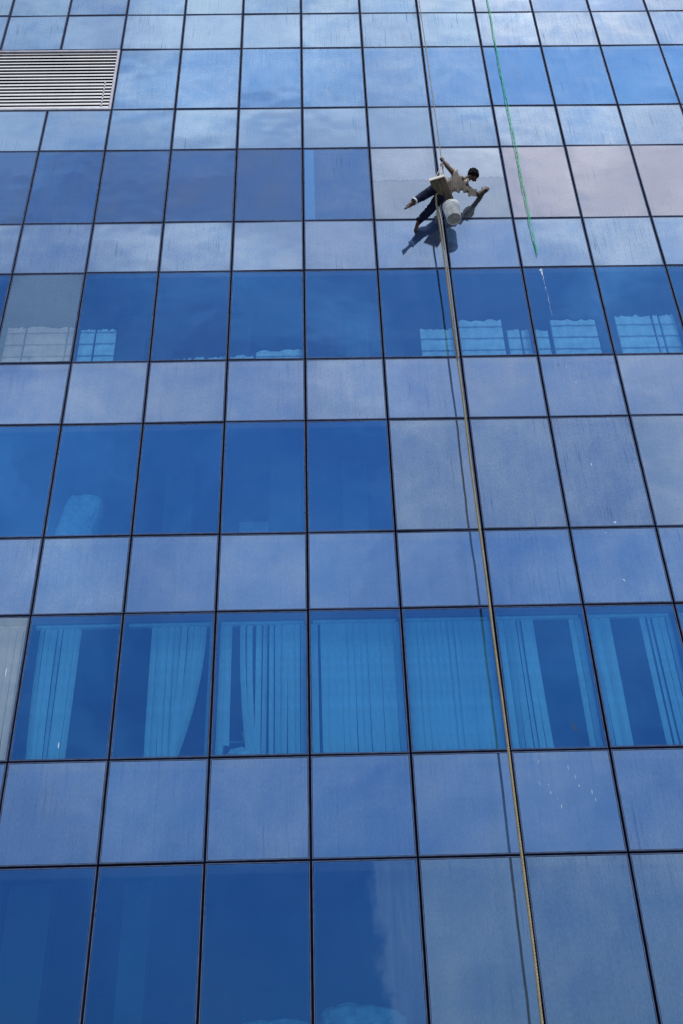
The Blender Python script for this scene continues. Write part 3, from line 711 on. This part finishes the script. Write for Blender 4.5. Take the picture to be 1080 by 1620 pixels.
def shirt_mat():
    b = NB('striped_cream_shirt'); t = b.n('ShaderNodeTexCoord')
    f = b.noise(t.outputs['Object'], 6, 3, 0.5); g = b.noise(t.outputs['Object'], 40, 3, 0.7)
    wv = b.n('ShaderNodeTexWave'); wv.bands_direction = 'X'; b.l(b.map(t.outputs['Object'], (1, 0.8, -0.5)), wv.inputs['Vector']); wv.inputs['Scale'].default_value = 8; wv.inputs['Distortion'].default_value = 2.5
    c = b.mixc(b.rng(f, 0.3, 0.7), (0.19, 0.17, 0.155, 1), (0.38, 0.34, 0.30, 1)); c = b.mixc(b.rng(wv.outputs['Fac'], 0.55, 0.85, 0, 0.60), c, (0.15, 0.14, 0.13, 1)); c = b.mixc(b.rng(g, 0.6, 0.8, 0, 0.3), c, (0.25, 0.23, 0.23, 1))
    p = b.n('ShaderNodeBsdfPrincipled'); b.l(c, p.inputs['Base Color']); p.inputs['Roughness'].default_value = 0.9; p.inputs['Specular IOR Level'].default_value = 0.08; b.l(p.outputs[0], b.out.inputs[0]); return b.m
M['shirt'] = shirt_mat()

man = empty('person', J['hip']); tag(man, 'barefoot window washer in cream striped shirt and navy jeans, reaching right to the glass', 'person')
O = J['hip']
sh_ax = (J['rsh']-J['lsh']).normalized(); t_ax = (J['neck']-J['hip']).normalized(); t_ax = (t_ax - sh_ax*t_ax.dot(sh_ax)).normalized(); d_ax = sh_ax.cross(t_ax).normalized()
# head frame: u up, fwd face direction, s side
hf = Vector((0.50, 0.72, -0.36)).normalized(); hu = Vector((0.30, 0.10, 0.92)); hu = (hu - hf*hu.dot(hf)).normalized(); hs_ = hf.cross(hu).normalized()
HC = J['head']
bm = bmesh.new()
# torso core
for f in range(9):
    g = f/8; c = J['hip'].lerp(J['neck'], g*0.92); wv_ = 0.135 + 0.035*g - 0.02*math.sin(math.pi*g); ell(bm, c, (sh_ax, d_ax, t_ax), (wv_, 0.085+0.015*g, 0.075))
capsule(bm, J['neck'], HC - hu*0.05 - hf*0.02, 0.058, 0.052)
# cranium, jaw, nose, brow, ears, lips
ell(bm, HC + hu*0.02 - hf*0.012, (hs_, hf, hu), (0.073, 0.090, 0.090)); ell(bm, HC - hu*0.045 + hf*0.030, (hs_, hf, hu), (0.054, 0.060, 0.062))
ell(bm, HC - hu*0.092 + hf*0.058, (hs_, hf, hu), (0.026, 0.022, 0.018))
ell(bm, HC - hu*0.022 + hf*0.092, (hs_, hf, hu), (0.012, 0.018, 0.024)); ell(bm, HC - hu*0.036 + hf*0.098, (hs_, hf, hu), (0.017, 0.014, 0.011))
ell(bm, HC + hu*0.018 + hf*0.074, (hs_, hf, hu), (0.046, 0.010, 0.009)); ell(bm, HC - hu*0.064 + hf*0.084, (hs_, hf, hu), (0.022, 0.009, 0.008))
for s in (-1, 1): ell(bm, HC + hs_*s*0.076 - hu*0.012 - hf*0.01, (hs_, hf, hu), (0.009, 0.018, 0.030))
# arms
for a, b_, c, rr_ in (('lsh', 'lel', 'lwr', 1), ('rsh', 'rel', 'rwr', 1)):
    capsule(bm, J[a], J[a].lerp(J[b_], 0.4), 0.058, 0.054); capsule(bm, J[a].lerp(J[b_], 0.4), J[b_], 0.054, 0.043)
    capsule(bm, J[b_], J[b_].lerp(J[c], 0.35), 0.044, 0.047); capsule(bm, J[b_].lerp(J[c], 0.35), J[c], 0.047, 0.031)
# legs
for a, b_, c in (('lhip', 'lkn', 'lan'), ('rhip', 'rkn', 'ran')):
    capsule(bm, J[a], J[b_], 0.085, 0.056); capsule(bm, J[b_], J[b_].lerp(J[c], 0.35), 0.055, 0.058); capsule(bm, J[b_].lerp(J[c], 0.35), J[c], 0.056, 0.036)
def foot(an, to, up):
    d = (to-an).normalized(); u = (up - d*up.dot(d)).normalized(); s = d.cross(u)
    heel = an - d*0.045 - u*0.035
    capsule(bm, an, heel, 0.036, 0.030); capsule(bm, heel, an.lerp(to, 0.55) - u*0.022, 0.030, 0.030); capsule(bm, an, an.lerp(to, 0.6) - u*0.01, 0.034, 0.026)
    for k in (-1.4, -0.5, 0.4, 1.3): capsule(bm, an.lerp(to, 0.4) - u*0.02, an.lerp(to, 0.78) + s*k*0.018 - u*0.024, 0.024, 0.018)
    for i in range(5):
        k = -2+i; ln = (0.20, 0.205, 0.20, 0.185, 0.17)[i] if True else 0
        b0 = an.lerp(to, 0.76) + s*k*0.0165 - u*0.024
        capsule(bm, b0, b0 + d*(0.060 - 0.006*i), 0.013 if i == 0 else 0.010, 0.012 if i == 0 else 0.008)
foot(J['lan'], J['lto'], Vector((0.3, -0.3, 0.9))); foot(J['ran'], J['rto'], Vector((-0.5, -0.75, 0.3)))
# left hand gripping the rope: rope runs along +Z
def fingers(base, dirs, ln, r0): 
    p = Vector(base)
    for d, l_ in zip(dirs, ln):
        q = p + Vector(d).normalized()*l_; capsule(bm, p, q, r0, r0*0.9); r0 *= 0.93; p = q
H0 = J['lwr']; palm = HAND + Vector((0.030, -0.004, -0.006))
capsule(bm, H0, palm + Vector((0, 0, -0.02)), 0.027, 0.026)
for k in range(4): capsule(bm, palm + Vector((0.004, -0.002, -0.033+0.021*k)), H0.lerp(palm, 0.4), 0.016, 0.020)
for k, ll in enumerate((0.85, 0.97, 1.0, 0.92)):
    b0 = palm + Vector((-0.002, -0.018, -0.036 + 0.022*k))
    fingers(b0, ((-0.8, -0.45, 0.05), (-0.75, 0.65, 0.0), (0.35, 1.0, 0.0)), (0.036*ll, 0.030*ll, 0.024*ll), 0.0105)
fingers(palm + Vector((0.0, 0.018, 0.018)), ((-0.45, 0.55, 0.75), (-0.85, -0.1, 0.55), (-0.7, -0.6, 0.1)), (0.036, 0.028, 0.024), 0.012)
# right hand: flat against the glass, fingers up and right
w0, w1 = J['rwr'], J['rha']
pd = (w1-w0).normalized(); side = Vector((pd.z, 0, -pd.x))
capsule(bm, w0, w0.lerp(w1, 0.4), 0.027, 0.024)
for k in (-1.5, -0.5, 0.5, 1.5): capsule(bm, w0.lerp(w1, 0.25), w1 + side*k*0.020, 0.020, 0.0145)
for k, ll in zip((-1.5, -0.5, 0.5, 1.5), (0.90, 1.0, 0.97, 0.80)):
    d1 = (pd + side*k*0.12 + Vector((0, -0.10, 0))).normalized(); d2 = (pd + side*k*0.15 + Vector((0.0, 0.28, 0))).normalized()
    fingers(w1 + side*k*0.021, (d1, d2, d2), (0.040*ll, 0.026*ll, 0.020*ll), 0.0105)
fingers(w0.lerp(w1, 0.35) - side*0.024, ((pd*0.5 - side).normalized(), (pd*0.9 - side*0.5).normalized(), pd), (0.036, 0.028, 0.022), 0.0125)
body = remesh('body', bm, 0.0065, 2, M['skin'], man, None, O)

# hair cap
bm = bmesh.new()
ell(bm, HC + hu*0.036 - hf*0.020, (hs_, hf, hu), (0.095, 0.108, 0.098)); ell(bm, HC - hu*0.020 - hf*0.045, (hs_, hf, hu), (0.083, 0.068, 0.088)); ell(bm, HC + hu*0.082 + hf*0.045, (hs_, hf, hu), (0.060, 0.050, 0.030))
for s in (-1, 1): ell(bm, HC + hs_*s*0.066 + hu*0.01 - hf*0.005, (hs_, hf, hu), (0.024, 0.055, 0.060))
remesh('hair', bm, 0.007, 1, M['hair'], man, lambda p: 0.012*noise.noise(p*38) + 0.008*abs(noise.noise(p*80)), O)
M['eye'] = simple('eye_white', (0.6, 0.6, 0.58), 0.3, nscale=5, namt=0.02); M['iris'] = simple('dark_iris', (0.01, 0.008, 0.006), 0.2, nscale=5)
for s in (-1, 1):
    bm = bmesh.new(); ell(bm, HC + hs_*s*0.031 + hf*0.076 + hu*0.0, (hs_, hf, hu), (0.013, 0.008, 0.007)); e_ = link('eye', mesh('eye', bm, True), M['eye'], man, -O)
    bm = bmesh.new(); ell(bm, HC + hs_*s*0.031 + hf*0.0822 + hu*0.0, (hs_, hf, hu), (0.0055, 0.003, 0.0055)); link('iris', mesh('iris', bm, True), M['iris'], e_)

# jeans
bm = bmesh.new()
ell(bm, J['hip'], (sh_ax, d_ax, t_ax), (0.150, 0.108, 0.105)); ell(bm, J['hip'].lerp(J['waist'], 0.5), (sh_ax, d_ax, t_ax), (0.145, 0.10, 0.09))
for a, b_, c in (('lhip', 'lkn', 'lan'), ('rhip', 'rkn', 'ran')):
    e = J[b_].lerp(J[c], 0.86)
    capsule(bm, J[a], J[b_], 0.104, 0.084); capsule(bm, J[b_], J[b_].lerp(e, 0.4), 0.082, 0.079); capsule(bm, J[b_].lerp(e, 0.4), e, 0.078, 0.062)
def jf(p): return 0.007*math.sin((p.x*1.0 + p.z*0.9)*95 + 4*noise.noise(p*7)) * (0.4+abs(noise.noise(p*5))) + 0.010*noise.noise(p*11)
jeans = remesh('jeans', bm, 0.009, 2, M['jeans'], man, jf, O)
M['cuff'] = simple('pale_cuff', (0.42, 0.46, 0.54), 0.9, nscale=20)
for (a, b_, mt) in (('lkn', 'lan', 'cuff'), ('rkn', 'ran', 'jeans')):
    d = (J[b_]-J[a]).normalized(); c0_ = J[a].lerp(J[b_], 0.93)
    bm = bmesh.new(); n = 20; u = d.orthogonal().normalized(); w_ = d.cross(u); rings = []
    for (r_, o_) in ((0.052, -0.005), (0.064, -0.004), (0.066, 0.026), (0.061, 0.030), (0.050, 0.028)):
        rings.append([bm.verts.new(c0_ - O + d*(o_ + 0.004*math.sin(3*k)) + (u*math.cos(2*math.pi*k/n) + w_*math.sin(2*math.pi*k/n))*r_*(1+0.03*math.sin(5*k))) for k in range(n)])
    for q in range(len(rings)):
        A_, B_ = rings[q], rings[(q+1) % len(rings)]
        for k in range(n): bm.faces.new((A_[k], A_[(k+1) % n], B_[(k+1) % n], B_[k]))
    bmesh.ops.recalc_face_normals(bm, faces=bm.faces)
    link('cuff', mesh('cuff', bm, True), M[mt], jeans)

# shirt: loose, short sleeved, folds run from the shoulders to the waist
bm = bmesh.new()
for f in range(12):
    g = f/11; c = J['hip'].lerp(J['neck'], 0.20 + 0.72*g) - d_ax*0.0 + Vector((0, 0, -0.012*math.sin(math.pi*g)))
    wv_ = 0.163 + 0.024*math.sin(math.pi*(g*0.8+0.1)) ; ell(bm, c, (sh_ax, d_ax, t_ax), (wv_, 0.118 + 0.012*math.sin(math.pi*g), 0.060))
for a, b_, k in (('lsh', 'lel', 0.42), ('rsh', 'rel', 0.52)):
    capsule(bm, J['chest'].lerp(J[a], 0.7), J[a], 0.085, 0.078); capsule(bm, J[a], J[a].lerp(J[b_], k), 0.074, 0.068)
capsule(bm, J['neck'] - t_ax*0.02, J['neck'] + (HC-J['neck'])*0.12, 0.078, 0.066)
# loose hem corner that hangs from the right sleeve
capsule(bm, J['rsh'] + Vector((0.03, 0.05, -0.03)), J['rsh'] + Vector((0.035, 0.06, -0.115)), 0.035, 0.010)
def sf(p):
    q = p - J['chest']; a = q.dot(t_ax); s_ = q.dot(sh_ax); w_ = q.dot(d_ax)
    ph = (a*0.55 + s_*0.85 + w_*0.45)*40 + 5*noise.noise(p*4.0)
    ridge = (0.5+0.5*math.sin(ph))**2
    return 0.060*(ridge-0.58)*(0.5+0.7*abs(noise.noise(p*3+Vector((5, 0, 0)))+0.4)) + 0.006*noise.noise(p*10)
shirt = remesh('shirt', bm, 0.008, 2, M['shirt'], man, sf, O)
